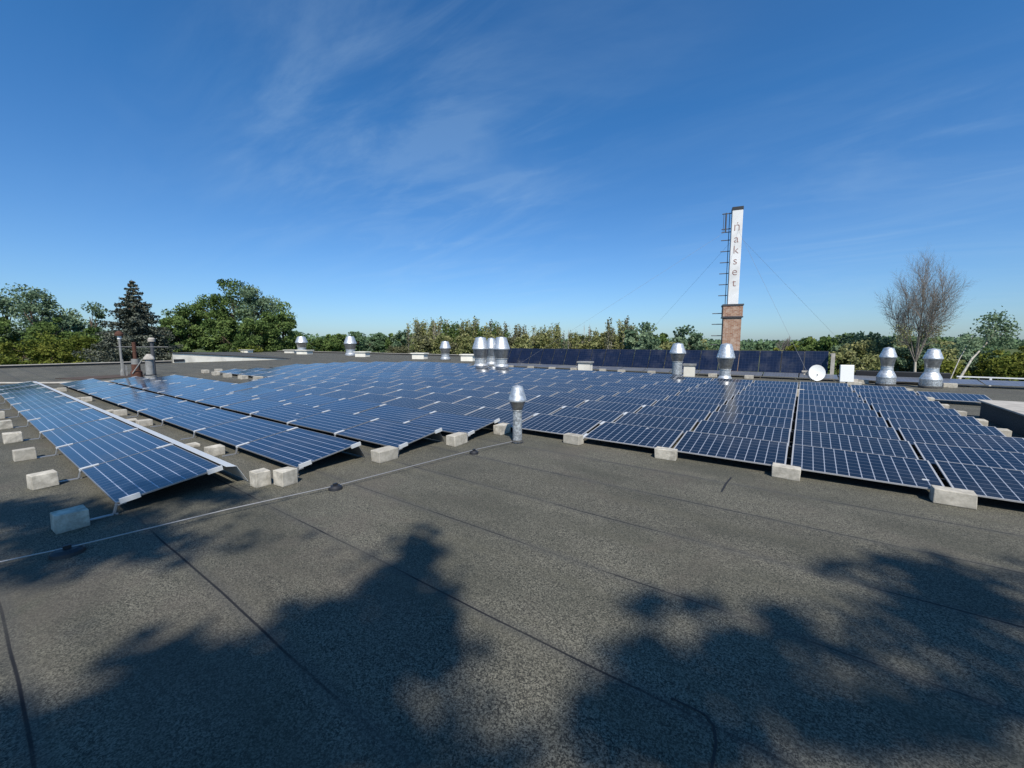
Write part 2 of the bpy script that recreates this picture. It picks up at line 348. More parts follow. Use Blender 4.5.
LONGROWS = [(6.58, -19.5, 2), (7.85, -20.9, 2), (9.15, -28.5, 2), (10.35, -29, 2), (11.55, -29, 2), (12.9, -30, 2), (14.3, -31, 2), (15.8, -31, 2), (17.3, -31, 3), (18.75, -31, 2), (20.2, -30, -3), (22.05, -29, -19.6)]
R0 = 2.98; PI_ = SHORT + .055
ENDS = []
for ri, (y, x0, xe) in enumerate(LONGROWS):
    k = 0; x1 = R0 + (PI_ if xe == 3 else 0); cnt = 0
    while True:
        xc = x1 - SHORT/2 - k*PI_; k += 1
        if xc - SHORT/2 < x0: break
        if xe < 0 and xc > xe: continue
        if any(abs(xc - vx) < SHORT/2 + .3 and -.3 < vy - y < 1.25 for vx, vy in vent_spots.values()): continue
        yy = y + (.42 if ri >= 8 and 0 < xc < 1.4 else 0)
        if ri == 7 and 0 < xc < 1.4: yy -= .12
        cnt += 1
        panel('short', xc, yy, .115, R(8.2), f'navy solar panel, {ORD[cnt]} from the right end of the {ORD[ri+1]} long row from the front', G, 3 if (ri < 3 and xc < -1) else 0)
    ENDS.append((R0, y))
# the low row in front of the upright array, running on to the right
cnt = 0
for k in range(20):
    xc = 12.2 - SHORT/2 - k*PI_
    if any(abs(xc - vx) < SHORT/2 + .55 and 23.9 < vy < 25.9 for vx, vy in vent_spots.values()): continue
    cnt += 1; panel('sheen', xc, 24.45, .12, R(8), f'navy solar panel, {ORD[cnt]} from the right in the low row before the upright dark array', G)
for k in range(21):
    panel('tall', 1.05 - .5 - k*1.022, 26.3, .22, R(62), f'upright near-black panel, {ORD[k+1]} from the right end of the steep rear array', 'upright dark panels at the back of the roof')
# frame that carries the upright array
t = thing('array_rack', 'steel rack leaning behind the upright dark panels', 'rack', (0, 26.3, 0))
b = MB()
for k in range(22): x = 1.05 - k*1.022; b.tube((x, .80, 1.30), (x, 1.5, 0), .025, n=6).tube((x, .05, .18), (x, 1.5, .02), .025, n=6)
b.build('strut', m_steel, t)
b = MB().box((-10.2, .80, 1.30), (21.6, .05, .05), rx=R(62)).box((-10.2, .06, .17), (21.6, .05, .05)); b.build('rail', m_steel, t)
# pale bracket post at its right end
t = thing('end_bracket', 'pale upright bracket at the right end of the dark array', 'bracket', (1.22, 26.2, 0))
MB().box((0, 0, .65), (.16, .10, 1.3)).box((-.06, .3, 1.22), (.12, .55, .10)).build('post', m_coping, t); MB().box((-.35, -.05, .20), (.6, .06, .08)).build('foot', m_coping, t)
# plain black box strip behind the low row
tag(MB().box((3.7, 25.75, .25), (3.2, .18, .5)).build('black_strip', m_black, bevel=.02), 'long black strip behind the pair of drum shaped vents', 'trunking')
tag(MB().box((9.3, 25.75, .36), (7.6, .07, .05)).box((6.5, 25.75, .17), (.07, .07, .34)).box((12.7, 25.75, .17), (.07, .07, .34)).box((9.6, 25.75, .17), (.07, .07, .34)).build('handrail', m_white), 'long pale rail behind the low panel row at far right', 'rail')
# silver wind deflector along the back of the leftmost row
b = MB(); x0_, x1_ = -25.5, -5.82
b.add([(x0_, 1.935, .272), (x1_, 1.935, .272), (x1_, 2.05, .25), (x0_, 2.05, .25), (x0_, 2.17, .02), (x1_, 2.17, .02)], [(0, 1, 2, 3), (3, 2, 5, 4)])
wd = b.build('wind_or_shade_sheet', m_clamp)
for nm, yb, xa, xb in [(r_[0], r_[1]+.965, r_[2]-r_[4]*(KIT[r_[3]][2]+.018), r_[2]-.02) for r_ in LEFT[1:]] + [(f'{ORD[i+1]} long row from the front', r_[0]+.955, r_[1], R0-.02) for i, r_ in enumerate(LONGROWS[:6])]:  # unseen sheets added behind these rows to keep the space below dark
    w2 = MB().add([(xa, yb, .225), (xb, yb, .225), (xb, yb+.12, .015), (xa, yb+.12, .015)], [(0, 1, 2, 3)]).build('wind_or_shade_sheet', m_frame); w2.modifiers.new('solid', 'SOLIDIFY').thickness = .004
    tag(w2, f'added sheet blocking light at the back of the {nm}', 'deflector', 'added light-blocking sheets behind the rows')
wd.modifiers.new('solid', 'SOLIDIFY').thickness = .004
tag(wd, 'silver sheet deflector along the high back edge of the leftmost panel row', 'deflector')
# brackets: low-edge feet of row one, and rails on the open row ends
GB = 'aluminium feet under the panel edges'
def foot(x, y0, y1, zt, label):
    zt += .01
    b = MB().box((x, (y0+y1)/2, .008), (.04, y1-y0, .016)).box((x, y1-.02, zt/2), (.04, .02, zt), rx=R(-14)).box((x, y1+.03, zt-.012), (.04, .08, .016), rx=R(8))
    return tag(b.build('mounting_bracket', m_frame, bevel=.003), label, 'bracket', GB)
for k in range(9):
    foot(-5.86 - k*(LONG+.018), .66, .93, .105, f'bent foot on the low edge of the leftmost row, {ORD[k+1]} from its near end')
for (name, y, x1, kind, n, w) in LEFT[1:]:
    for k in range(5):
        foot(x1 + .01 - k*(KIT[kind][2]+.018), y-.22, y+.01, .105, f'bent foot under the {name}, {ORD[k+1]} from its near end')
for i, (name, y, x1, kind, n, w) in enumerate(LEFT):
    t = thing('end_support', f'silver end clips on the open end of the {name}', 'bracket', (x1, y, 0), group=GB)
    MB().box((.012, .11, .15), (.024, .17, .055), rx=R(8.2)).build('clip', m_clamp, t); MB().box((.012, .90, .255), (.024, .16, .055), rx=R(8.2)).build('clip', m_clamp, t)

# ------------------------------------------------------------------ concrete ballast blocks
GBL = 'pale concrete ballast blocks along the panel rows'
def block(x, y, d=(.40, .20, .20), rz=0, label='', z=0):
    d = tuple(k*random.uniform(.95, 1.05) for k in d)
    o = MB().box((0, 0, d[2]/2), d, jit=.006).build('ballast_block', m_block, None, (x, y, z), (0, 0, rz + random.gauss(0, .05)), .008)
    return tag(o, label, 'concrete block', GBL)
for k, x in enumerate([-5.80, -7.76, -9.82, -11.75, -13.75, -15.7, -17.7, -19.7]):
    block(x, .58, (.20, .22, .175), R(3), f'grey ballast block left of the leftmost panel row, {ORD[k+1]} from the camera')
for k, x in enumerate([-7.72, -11.75, -13.9, -18.1, -22.6]):
    block(x, 2.42, (.20, .24, .14), 0, f'ballast block between leftmost and second row, {ORD[k+1]} from the near end')
    block(x-.95, 2.36, (.22, .24, .05), 0, f'flat pale paving slab between leftmost and second row, {ORD[k+1]} from the near end')
block(-5.58, 2.22, (.20, .18, .20), 0, 'square ballast block at the high corner of the leftmost row'); block(-5.36, 2.43, (.19, .20, .19), .1, 'ballast block abutting the square one beside the second row end')
for n_, (x, y) in zip(('second', 'third', 'fourth'), ((-5.22, 3.86), (-5.0, 5.25), (-4.86, 6.42))):
    block(x, y, (.20, .34, .18), .08, f'pale ballast block at the high corner of the {n_} row from the left')
for k, x in enumerate([1.47, -.10, -1.68, -3.31]):
    block(x, 6.52, (.33, .17, .16), 0, f'pale ballast block on the front edge of the right field, {ORD[k+1]} from the right')
for k, (x, y) in enumerate(ENDS[1:10]):
    block(x+.13, y+1.02, (.15, .22, .21), 0, f'pale ballast block at the right end of the {ORD[k+2]} long row from the front')
for k, x in enumerate([-17.56, -15.79, -14.03, -12.36, -10.32, -9.09, -7.25, -3.9, -2.21, 1.61, 2.2, 4.95]):
    block(x, 24.25 if k < 7 else 23.9, (.40, .25, .18), 0, f'white ballast block at the foot of the low rear row, {ORD[k+1]} from the left')
for k, (x, y) in enumerate([(-29.4, 9.05), (-29.6, 9.8), (-27.0, 8.8), (-24.8, 8.6), (-23.0, 8.65), (-21.4, 8.7)]):
    block(x, y, (.42, .3, .2), 0, f'white ballast block by the far left panel tip, {ORD[k+1]} from the left')
block(-.02, 17.0, (.22, .25, .24), 0, 'pale block in the dark gap of the middle right column')
block(9.5, 24.0, (.62, .3, .34), 0, 'pale grey block standing before the low row at far right'); block(1.85, 22.9, (.5, .3, .14), 0, 'pale slab under the white antenna panel')
GM = 'small rendered roof vents'
def masonry(x, y, w, h, label, rz=0, capm=None):
    t = thing('masonry_vent', label, 'roof vent', (x, y, 0), (0, 0, rz), GM)
    MB().box((0, 0, h*.42), (w, w*.6, h*.84)).build('body', m_cream, t, bevel=.01); MB().box((0, 0, h*.92), (w*1.18, w*.75, h*.16)).build('cap_slab', capm or m_grey_pipe, t, bevel=.01)
masonry(-11.25, 23.65, .80, .66, 'small whitewashed vent box with grey cap before the upright array, left one', .1); masonry(-5.0, 23.5, .55, .70, 'small whitewashed vent box with grey cap between the two slender right vents', .1)
for k, (x, y) in enumerate([(-86.4, 33.4), (-75.5, 36.6), (-66.0, 34.0), (-47.3, 32.0), (-35.6, 31.5), (-27.6, 30.8)]):
    masonry(x, y, [1.9, 2.2, 2.1, 1.6, 1.5, 1.3][k], [.55, .6, .7, .7, .7, .7][k], f'low white vent box at the back of the roof, {ORD[k+1]} from the left', .3, m_cream)

# ------------------------------------------------------------------ zinc ventilators
GV = 'zinc roof ventilators'
def vent(key, label, rp, rh, h, style, mat=None):
    x, y = vent_spots[key]; mat = mat or m_zinc
    t = thing('roof_ventilator', label, 'ventilator', (x, y, 0), (0, 0, random.uniform(0, 6)), GV)
    rt = rh*.62
    if style == 'slim':
        MB().lathe([(rp, 0), (rp, h*.58)]).lathe([(rp*1.05, h*.40), (rp*1.05, h*.415)]).lathe([(rp*1.03, 0.1*h), (rp*1.03, .115*h)]).build('pipe', m_zinc_old, t)
        MB().lathe([(rp*1.06, 0), (rp*1.5, .004)]).lathe([(rp*1.25, .02), (rp*1.02, .05)]).build('base_flashing', m_felt, t)
        z1, z2, z3 = (h*.575, h*.765, h*.975) if h < 1.5 else (h*.475, h*.74, h*.97)
    elif style == 'waist':
        MB().lathe([(rp*1.25, 0), (rp*1.25, h*.10), (rp, h*.16), (rp, h*.34)]).build('pipe', mat, t); z1, z2, z3 = h*.33, h*.65, h*.97
    else:
        MB().lathe([(rp*1.0, 0), (rp*1.0, h*.22)]).lathe([(rp*1.03, h*.20), (rp*1.03, h*.23)]).lathe([(rp*1.03, h*.10), (rp*1.03, h*.12)]).build('drum', m_zinc_old, t)
        MB().lathe([(rp*1.02, h*.23), (rp*.93, h*.29), (rp*.66, h*.40), (rp*.62, h*.52)]).build('shoulder', mat, t); z1, z2, z3 = h*.51, h*.77, h*.97
        rp = rp*.62
    if style != 'slim':
        MB().lathe([(rp*(1.3 if style == 'waist' else 1.72), 0.0), (rp*(1.3 if style == 'waist' else 1.72), .07), (rp*(1.2 if style == 'waist' else 1.6), .10)]).build('base_flashing', m_felt, t)
    b_ = MB().lathe([(rp*1.03, z1-.012*h), (rp*1.09, z1-.006*h), (rp*1.09, z1+.006*h), (rp*1.03, z1+.012*h)])
    b_.build('seam_ring', m_zinc_old, t)
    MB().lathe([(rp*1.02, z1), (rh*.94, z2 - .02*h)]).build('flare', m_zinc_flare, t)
    MB().lathe([(rh, z2 - .025*h), (rh, z2), (rt, z3), (rt*.97, z3 + .02*h), (0.0, z3 + .05*h)]).lathe([(rh*.98, z2-.02*h), (rh*.90, z2-.02*h)]).build('hood', mat, t)
    return t
vent('near', 'small near zinc ventilator standing alone at the corner between the two panel fields', .085, .165, 1.04, 'slim')
vent('p1', 'large ventilator with wide hood, left one of the close pair by the dark array', .42, .60, 2.22, 'waist'); vent('p2', 'large ventilator with wide hood, right one of the close pair by the dark array', .42, .60, 2.22, 'waist')
vent('p3', 'ventilator half hidden between and behind the close pair', .38, .46, 2.2, 'waist')
vent('r1', 'slender zinc ventilator before the dark array, left of the chimney', .24, .40, 1.80, 'slim', m_zinc); vent('r2', 'zinc ventilator with collar base in front of the brick chimney', .24, .39, 1.78, 'waist', m_zinc)
vent('d1', 'drum based zinc ventilator, left one of the right hand pair', .32, .29, 1.62, 'drum'); vent('d2', 'drum based zinc ventilator, right one of the right hand pair', .335, .30, 1.58, 'drum')
vent('f1', 'ventilator alone at the back left of the close pair', .42, .58, 2.0, 'waist'); vent('f2', 'distant ventilator with white hood before the low tree line', .6, .85, 2.75, 'waist'); vent('f3', 'farthest tiny ventilator near the big left tree group', .7, 1.05, 3.0, 'waist')

# ------------------------------------------------------------------ pipes at the left
t = thing('exhaust_mast', 'thin grey mast with brown cowl in front of the spruce', 'vent pipe', (-30.57, 5.59, 0))
MB().lathe([(.10, 0), (.10, .25), (.055, .4), (.055, 2.05)], n=12).build('pole', m_grey_pipe, t); MB().lathe([(.09, 2.03), (.09, 2.2)], n=12).build('collar', m_white, t); MB().lathe([(.19, 2.22), (.19, 2.32), (.10, 2.45), (0, 2.5)], n=14).build('cowl', m_rust, t)
MB().box((.22, 0, .45), (.05, .05, .95), rx=0).box((.1, .12, .3), (.3, .08, .55)).build('stay', m_grey_pipe, t)
t = thing('rusty_flue', 'rust brown flue pipe with thick base left of the grey pipe', 'vent pipe', (-28.22, 5.69, 0))
MB().lathe([(.24, 0), (.24, .32), (.18, .40), (.18, .72)], n=16).build('base', m_rust, t); MB().lathe([(.17, .72), (.17, 1.0)], n=16).build('sleeve', m_grey_pipe, t); MB().lathe([(.085, 1.0), (.085, 1.85), (0, 1.87)], n=12).build('pipe', m_rust, t)
t = thing('vent_pipe', 'thick grey vent pipe with pale conical cap before the spruce', 'vent pipe', (-27.6, 6.1, 0))
MB().lathe([(.25, 0), (.22, .16), (.17, .2), (.17, 1.02)], n=18).build('pipe', m_grey_pipe, t); MB().lathe([(.24, .98), (.22, 1.06), (.10, 1.24), (0, 1.26)], n=18).build('cap', m_coping, t); MB().lathe([(.26, .16), (.26, .20)], n=18).build('strap', m_black, t)
MB().tube((-.1, -.22, 1.0), (-.45, -.6, .25), .03, n=6).build('stay', m_grey_pipe, t)
t = thing('vent_pipe', 'thin tall pipe with small white cap behind the grey vent pipe', 'vent pipe', (-30.4, 6.9, 0))
MB().lathe([(.09, 0), (.09, 1.9)], n=12).build('pipe', m_steel, t); MB().lathe([(.17, 1.9), (.17, 2.05), (.1, 2.12), (0, 2.13)], n=14).build('cap', m_coping, t)
tag(MB().tube((-28.9, 5.15, 1.62), (-28.7, 7.2, 1.60), .022, n=6).build('tie_rod', m_grey_pipe), 'thin horizontal rod tying the left roof pipes together', 'rod')
b = MB(); pp = [(-31.5, -1.0, .07), (-28.6, 1.25, .07), (-26.84, 2.54, .07), (-25.4, 4.35, .07)]
for p, q in zip(pp[:-1], pp[1:]): b.tube(p, q, .05, n=6)
tag(b.build('conduit', m_coping), 'pale conduit lying on the roof past the far end of the left rows', 'conduit')
tag(MB().box((-30.2, 4.9, .012), (2.4, 3.0, .024), .3, jit=.008).build('felt_patch', m_brownfelt), 'rusty brown patch of felt around the left pipes', 'felt patch')

# ------------------------------------------------------------------ edges of the roof, raised parts
t = thing('parapet', 'low felt clad kerb with pale cap along the far left roof edge', 'parapet', (-47, 4.4, 0))
MB().box((0, 0, .09), (.5, 15, .18)).build('upstand', m_felt, t); MB().box((.02, 0, .20), (.62, 15, .045)).build('coping', m_coping, t)
# raised roof at the back left: cream fascia tapering to nothing
t = thing('raised_roof', 'raised back left roof with cream fascia tapering to the right', 'roof', (-47, 0, 0))
MB().add([(0, 12.05, 0), (0, 22.5, 0), (0, 22.5, .02), (0, 12.05, .90), (-42.8, 23.05, 0), (-42.8, 33, 0), (-42.8, 33, .02), (-42.8, 23.05, .06)], [(0, 1, 2, 3), (0, 3, 7, 4), (1, 5, 6, 2), (4, 7, 6, 5)]).build('fascia', m_cream, t)
MB().add([(x, y, z + k) for k in (0, .045) for x, y, z in ((.10, 12.0, .925), (.10, 22.6, .045), (-42.9, 33.1, .045), (-42.9, 23.0, .085))], [(3, 2, 1, 0), (4, 5, 6, 7), (0, 1, 5, 4), (3, 0, 4, 7), (1, 2, 6, 5), (2, 3, 7, 6)]).build('felt', m_felt, t)
b = MB().box((.03, 12.5, .22), (.06, .8, .22)); b.build('hatch', m_black, t)
t = thing('parapet', 'low pale kerb along the distant back edge of the roof', 'parapet', (-57, 40.7, 0))
MB().box((0, 0, .1), (65.6, .5, .2)).build('upstand', m_felt, t); MB().box((0, -.02, .22), (65.8, .6, .04)).build('coping', m_coping, t)
# upstand at the right with its shaded near side
t = thing('skylight_kerb', 'dark felt clad kerb with pale flashing at the right edge', 'roof kerb', (3.6, 9.0, 0))
MB().box((1.8, 0, .20), (3.6, 11.4, .40)).build('upstand', m_felt, t, bevel=.01); MB().box((1.79, 0, .42), (3.7, 11.5, .036)).build('flashing', m_coping, t, bevel=.008)
tag(MB().box((0, 0, .05), (.5, 1.0, .10), jit=.03).build('loose_plank', m_coping, None, (5.2, 13.6, .445), (0, 0, .5), .01), 'pale loose board lying on the kerb at far right', 'board')

# ------------------------------------------------------------------ dish and antenna
t = thing('satellite_dish', 'round white dish on a short mast at the foot of the dark array', 'satellite dish', (*spot(817, 17.6), 0), (0, 0, R(8)))
prof = [(0.001, 0)] + [(r, r*r*.42) for r in (.1, .2, .3, .38, .42)]
b = MB().lathe(prof, n=32); b.lathe([(.42, .074), (.428, .062), (.42, .05), (.3, .012), (.001, -.025)], n=32)
d = b.build('reflector', m_white, t, (0, -.12, .64), (R(76), 0, R(6)))
MB().tube((0, .02, 0), (0, .02, .65), .035, n=10).box((.1, .05, .06), (.6, .4, .12)).build('mast', m_coping, t)
MB().tube((-.05, -.1, .34), (-.05, -.62, .55), .014, n=6).build('feed_arm', m_steel, t); MB().box((-.05, -.64, .57), (.06, .1, .06)).build('feed_horn', m_steel, t)
MB().box((-.55, .05, .70), (.34, .06, .09)).box((-.50, .05, .55), (.24, .06, .07)).tube((-.55, .05, .66), (-.1, .0, .05), .018, n=6).build('bracket', m_coping, t)
t.scale = (.72, .72, .82)
t = thing('antenna_panel', 'white rectangular antenna panel standing right of the dish', 'antenna', (*spot(847.5, 17.6), 0), (0, 0, R(16)))
MB().box((0, 0, .50), (.50, .10, .74), rx=R(-4)).build('radome', m_white, t, bevel=.02); MB().tube((.05, .12, 0), (.05, .12, .85), .03, n=8).box((.1, .1, .03), (.5, .3, .06)).build('post', m_coping, t); MB().box((.34, .1, .18), (.2, .12, .16)).build('junction_box', m_coping, t)

# ------------------------------------------------------------------ chimney
CX, CYc = -3.95, 30.0
t = thing('chimney', 'brick chimney carrying a tall white stack with vertical lettering', 'chimney', (CX, CYc, 0), (0, 0, R(13)))
MB().box((0, 0, -.75), (1.02, 1.02, 8.5)).build('brick_base', m_brick, t)
MB().box((0, 0, 3.86), (1.12, 1.12, .68)).build('brick_collar', m_brick, t); MB().box((0, 0, 4.24), (1.20, 1.20, .10)).box((0, 0, 3.48), (1.18, 1.18, .08)).build('cap_band', m_steel, t)
MB().box((0, 0, 7.22), (.60, .60, 5.86)).build('stack', m_stack, t, bevel=.02); MB().box((0, 0, 10.24), (.63, .63, .20)).build('rim', m_black, t)
for ch, z in zip('\u0144akset', (9.02, 8.30, 7.62, 6.95, 6.28, 5.58)):
    cu = bpy.data.curves.new('letter', 'FONT'); cu.body = ch; cu.size = .70; cu.align_x = 'CENTER'; cu.extrude = .004; cu.offset = -.009
    tmp = bpy.data.objects.new('tmp', cu); C.objects.link(tmp); bpy.context.view_layer.update()
    me = bpy.data.meshes.new_from_object(tmp.evaluated_get(bpy.context.evaluated_depsgraph_get())); bpy.data.objects.remove(tmp)
    me.materials.clear(); me.materials.append(m_letter); me.name = 'letter'
    link('letter', me, t, (0, -.306, z-.15), (R(90), 0, 0))
# ladder rungs and cage on the left side
la = math.pi; lx, ly = math.cos(la), math.sin(la)
b = MB()
for z in np.arange(4.9, 9.3, .70): b.tube((lx*.33, ly*.33, z), (lx*.85, ly*.85, z), .03, n=6)
for z in (.9, 1.7, 2.3, 3.05, 3.75): b.tube((lx*.55, ly*.55, z), (lx*1.15, ly*1.15, z), .03, n=6)
b.build('rung', m_steel, t)
b = MB().tube((lx*.42, ly*.42, 4.3), (lx*.42, ly*.42, 10.1), .022, n=6).tube((lx*.62, ly*.62, 8.9), (lx*.62, ly*.62, 10.1), .05, n=6).tube((lx*.75, ly*.75, 8.9), (lx*.75, ly*.75, 10.1), .018, n=6)
for z in (8.9, 10.05): b.tube((lx*.3, ly*.3, z), (lx*.85, ly*.85, z), .03, n=6)
b.build('ladder_cage', m_steel, t)
GW = 'guy wires of the chimney'
for lab, zt, p in (('guy wire from the stack down to the far left of the dark array', 9.3, (-17.6, 24.9, .05)), ('guy wire dropping from the stack behind the array to the left', 8.6, (-20.0, 42.3, -5)),
                   ('guy wire from the stack down to the dish', 9.2, (.3, 20.9, .3)), ('guy wire from the stack to the roof behind the array on the right', 8.8, (8.2, 44.9, -5))):
    tag(MB().tube((CX, CYc, zt), p, .005, n=5, caps=False).build('guy_wire', m_wire), lab, 'wire', GW)

# ------------------------------------------------------------------ lightning wire in the foreground
wp = [(-5.9, -2.9), (-5.50, -1.2), (-5.23, .11), (-5.09, .49), (-4.88, 1.6), (-4.66, 2.72), (-4.50, 3.8), (-4.34, 4.97), (-4.20, 5.85)]
b = MB()
for i, (p, q) in enumerate(zip(wp[:-1], wp[1:])): b.tube((*p, .05 + .01*math.sin(i*2.1)), (*q, .05 + .01*math.sin(i*2.1+2.1)), .007, n=6, caps=False)
tag(b.build('lightning_wire', m_wire), 'thin grey lightning wire stretched across the roof towards the near ventilator', 'wire')
for lab, (x, y), s in (('black wire holder in the tree shade at far left', (-5.09, .47), 1.35), ('black wire holder puck in the middle of the wire', (-4.66, 2.70), 1.0), ('black wire holder puck close to the near ventilator', (-4.33, 4.95), .9)):
    t = thing('wire_holder', lab, 'wire holder', (x, y, 0), group='wire holders')
    MB().lathe([(.085*s, 0), (.08*s, .03), (.055*s, .05), (0, .052)], n=18).build('foot', m_plastic, t); MB().box((0, 0, .062), (.03, .05, .03)).build('clip', m_plastic, t)

# ------------------------------------------------------------------ trees
def leafmesh(name, pts, size, tintv, mat, updir=None, flat=0.0):
    n = len(pts); d = RNG.normal(size=(n, 3)); d /= np.linalg.norm(d, axis=1, keepdims=True) + 1e-9
    if updir is not None: d = d + updir; d /= np.linalg.norm(d, axis=1, keepdims=True) + 1e-9
    a = np.cross(d, RNG.normal(size=(n, 3))); a /= np.linalg.norm(a, axis=1, keepdims=True) + 1e-9; b_ = np.cross(d, a)
    s = (size*RNG.uniform(.6, 1.3, n))[:, None]; a = a*s*.5; b_ = b_*s*.36
    v = np.stack([pts-a, pts-a*.1-b_, pts+a, pts-a*.1+b_], 1).reshape(-1, 3)
    me = bpy.data.meshes.new(name); me.vertices.add(4*n); me.vertices.foreach_set('co', v.ravel().astype('f'))
    me.loops.add(4*n); me.loops.foreach_set('vertex_index', np.arange(4*n, dtype='i')); me.polygons.add(n); me.polygons.foreach_set('loop_start', np.arange(0, 4*n, 4, dtype='i'))
    me.update(); at_ = me.attributes.new('tint', 'FLOAT', 'FACE'); at_.data.foreach_set('value', np.clip(tintv, 0, 1).astype('f')); me.materials.append(mat)
    return me
def crown_pts(shape, nclump, nleaf, cr):          # shape(u) -> clump centres in unit space, returns points and tint
    cs = shape(nclump); tv = RNG.uniform(.1, .9, nclump); P_, T_ = [], []
    for c, t_ in zip(cs, tv):
        k = max(6, int(nleaf/nclump*RNG.uniform(.6, 1.4))); r = cr*RNG.uniform(.6, 1.35)
        q = RNG.normal(size=(k, 3)); q /= np.linalg.norm(q, axis=1, keepdims=True); q *= (RNG.uniform(0, 1, k)**.45)[:, None]*r*np.array([1.1, 1.1, .8])
        P_.append(c + q); T_.append(np.full(k, t_) + RNG.normal(0, .18, k))
    return np.concatenate(P_), np.concatenate(T_), cs
def dome(w, h, zb, taper=.9, hollow=.35):
    def f(n):
        o = []
        while len(o) < n:
            u = RNG.uniform(-1, 1, 3); r = np.linalg.norm(u)
            if r > 1 or r < hollow: continue
            z = (u[2]+1)/2; k = (1 - .25*taper*z)
            o.append((u[0]*w*k, u[1]*w*k, zb + z*(h-zb)))
        return np.array(o)
    return f
def skeleton(b, cs, h, r, zb, n=14, mi=0):        # trunk and limbs to a few clumps
    top = np.array([RNG.normal(0, .03*h), RNG.normal(0, .03*h), h*.8]); mid = top*.45 + np.array([RNG.normal(0, .02*h), RNG.normal(0, .02*h), 0])
    b.tube((0, 0, 0), mid, r, r*.7, 8, mi=mi).tube(mid, top, r*.7, r*.2, 7, mi=mi)
    for c in cs[RNG.permutation(len(cs))[:n]]:
        s = RNG.uniform(.3, .9); p = mid*(1-s) + top*s if c[2] > mid[2] else mid*RNG.uniform(.6, 1)
        e = p + (c-p)*.55 + np.array([0, 0, -.02*h]); b.tube(p, e, r*.32, r*.18, 5, mi=mi).tube(e, c, r*.18, r*.05, 4, mi=mi)
def make_broadleaf(h, w, zb, nclump, nleaf, cr, size, leaf, barkm=None, hollow=.35):
    pts, tv, cs = crown_pts(dome(w, h, zb, hollow=hollow), nclump, nleaf, cr)
    pts[:, 2] = np.maximum(pts[:, 2], .2)
    lm = leafmesh('crown', pts, size, tv, LEAF[leaf], np.array([.3, -.3, .5])); b = MB(); skeleton(b, cs, h, .022*h, zb)
    return [('crown', lm), ('trunk', b.mesh('trunk', barkm or m_bark))]
def make_poplar(h, w, nleaf, size, leaf, bare=.4):
    b = MB(); P_, T_ = [], []
    for s in range(RNG.integers(4, 8)):
        base = np.array([RNG.normal(0, w*.5), RNG.normal(0, w*.35), 0]); hh = h*RNG.uniform(.62, 1); top = base + np.array([RNG.normal(0, .25), RNG.normal(0, .25), hh])
        b.tube(base, top, .013*h*RNG.uniform(.6, 1), .02, 6)
        for k in range(34):
            s_ = RNG.uniform(.12, 1.0); p = base*(1-s_) + top*s_; a = RNG.uniform(0, 6.28); l_ = w*(.62-.42*s_)*RNG.uniform(.4, 1.25)
            e = p + np.array([math.cos(a)*l_, math.sin(a)*l_, l_*RNG.uniform(1.6, 3.0)]); b.tube(p, e, .026, .008, 3, False)
            if RNG.uniform() > bare:
                n = max(5, int(nleaf/90)); t_ = RNG.uniform(.1, .9)
                P_.append(p + (e-p)*RNG.uniform(0, 1.05, n)[:, None] + RNG.normal(0, .24, (n, 3))*np.array([1, 1, 1.6])); T_.append(t_ + RNG.normal(0, .15, n))
    return [('crown', leafmesh('crown', np.concatenate(P_), size, np.concatenate(T_), LEAF[leaf], np.array([.3, -.3, .4]))), ('trunk', b.mesh('trunk', m_pale))]
def make_spruce(h, w):
    b = MB().tube((0, 0, 0), (0, 0, h), .20, .02, 8); P_, T_ = [], []; z = .8
    while z < h*.985:
        f = 1 - z/h; L_ = w*(f**.95)*RNG.uniform(.80, 1.12) + .12; nb = int(5 + 8*f)
        for k in range(nb):
            a = 2*math.pi*(k + RNG.uniform(-.4, .4))/nb; l_ = L_*RNG.uniform(.62, 1.18); dr = RNG.uniform(-.10, .26)*l_
            e = np.array([math.cos(a)*l_, math.sin(a)*l_, z - dr + .1*l_]); p = np.array([0, 0, z]); b.tube(p, e, .03, .008, 3, False)
            n = int(20 + 52*l_); s_ = RNG.uniform(.12, 1.03, n); q = p + (e-p)*s_[:, None]
            side = np.array([-math.sin(a), math.cos(a), 0]); q += side*(RNG.normal(0, 1, n)*.30*l_*(1.08-s_)*.7)[:, None]; q[:, 2] -= np.abs(RNG.normal(0, .12, n))*(1+.5*l_); q += RNG.normal(0, .03, q.shape)
            P_.append(q); T_.append(RNG.uniform(0, .7) + RNG.normal(0, .2, n))
        z += h*.031*RNG.uniform(.7, 1.3)
    pts = np.concatenate(P_)
    tops = pts[pts[:, 2] > h*.72]; tops = tops[RNG.permutation(len(tops))[:180]] + RNG.normal(0, .06, (min(180, len(tops)), 3))
    return [('crown', leafmesh('crown', pts, .30, np.concatenate(T_), LEAF['spruce'], np.array([.3, -.3, .7]))), ('cones', leafmesh('cones', tops, .24, RNG.uniform(0, 1, len(tops)), LEAF['cone'], np.array([.3, -.3, .3]))), ('trunk', b.mesh('trunk', m_bark))]
def make_bare(h, spread, seed, mat, depth=6):
    rg = random.Random(seed); b = MB(); tips = []
    def grow(p, d, l, r, k):
        q = p + d*l; b.tube(p, q, r, r*.72, 6 if k < 2 else 3, False)
        if k >= depth: tips.append(q); return
        for _ in range(3 if k < 5 else rg.choice((2, 3))):
            nd = d + np.array([rg.gauss(0, 1), rg.gauss(0, 1), rg.gauss(0, .5)])*spread + np.array([0, 0, .16]); nd /= np.linalg.norm(nd)
            grow(q if rg.random() < .6 else p + d*l*rg.uniform(.55, 1), nd, l*rg.uniform(.68, .88), r*.60, k+1)
    grow(np.zeros(3), np.array([0, 0, 1.]), h*.22, .022*h, 0)
    return b, tips
KINDN = {}
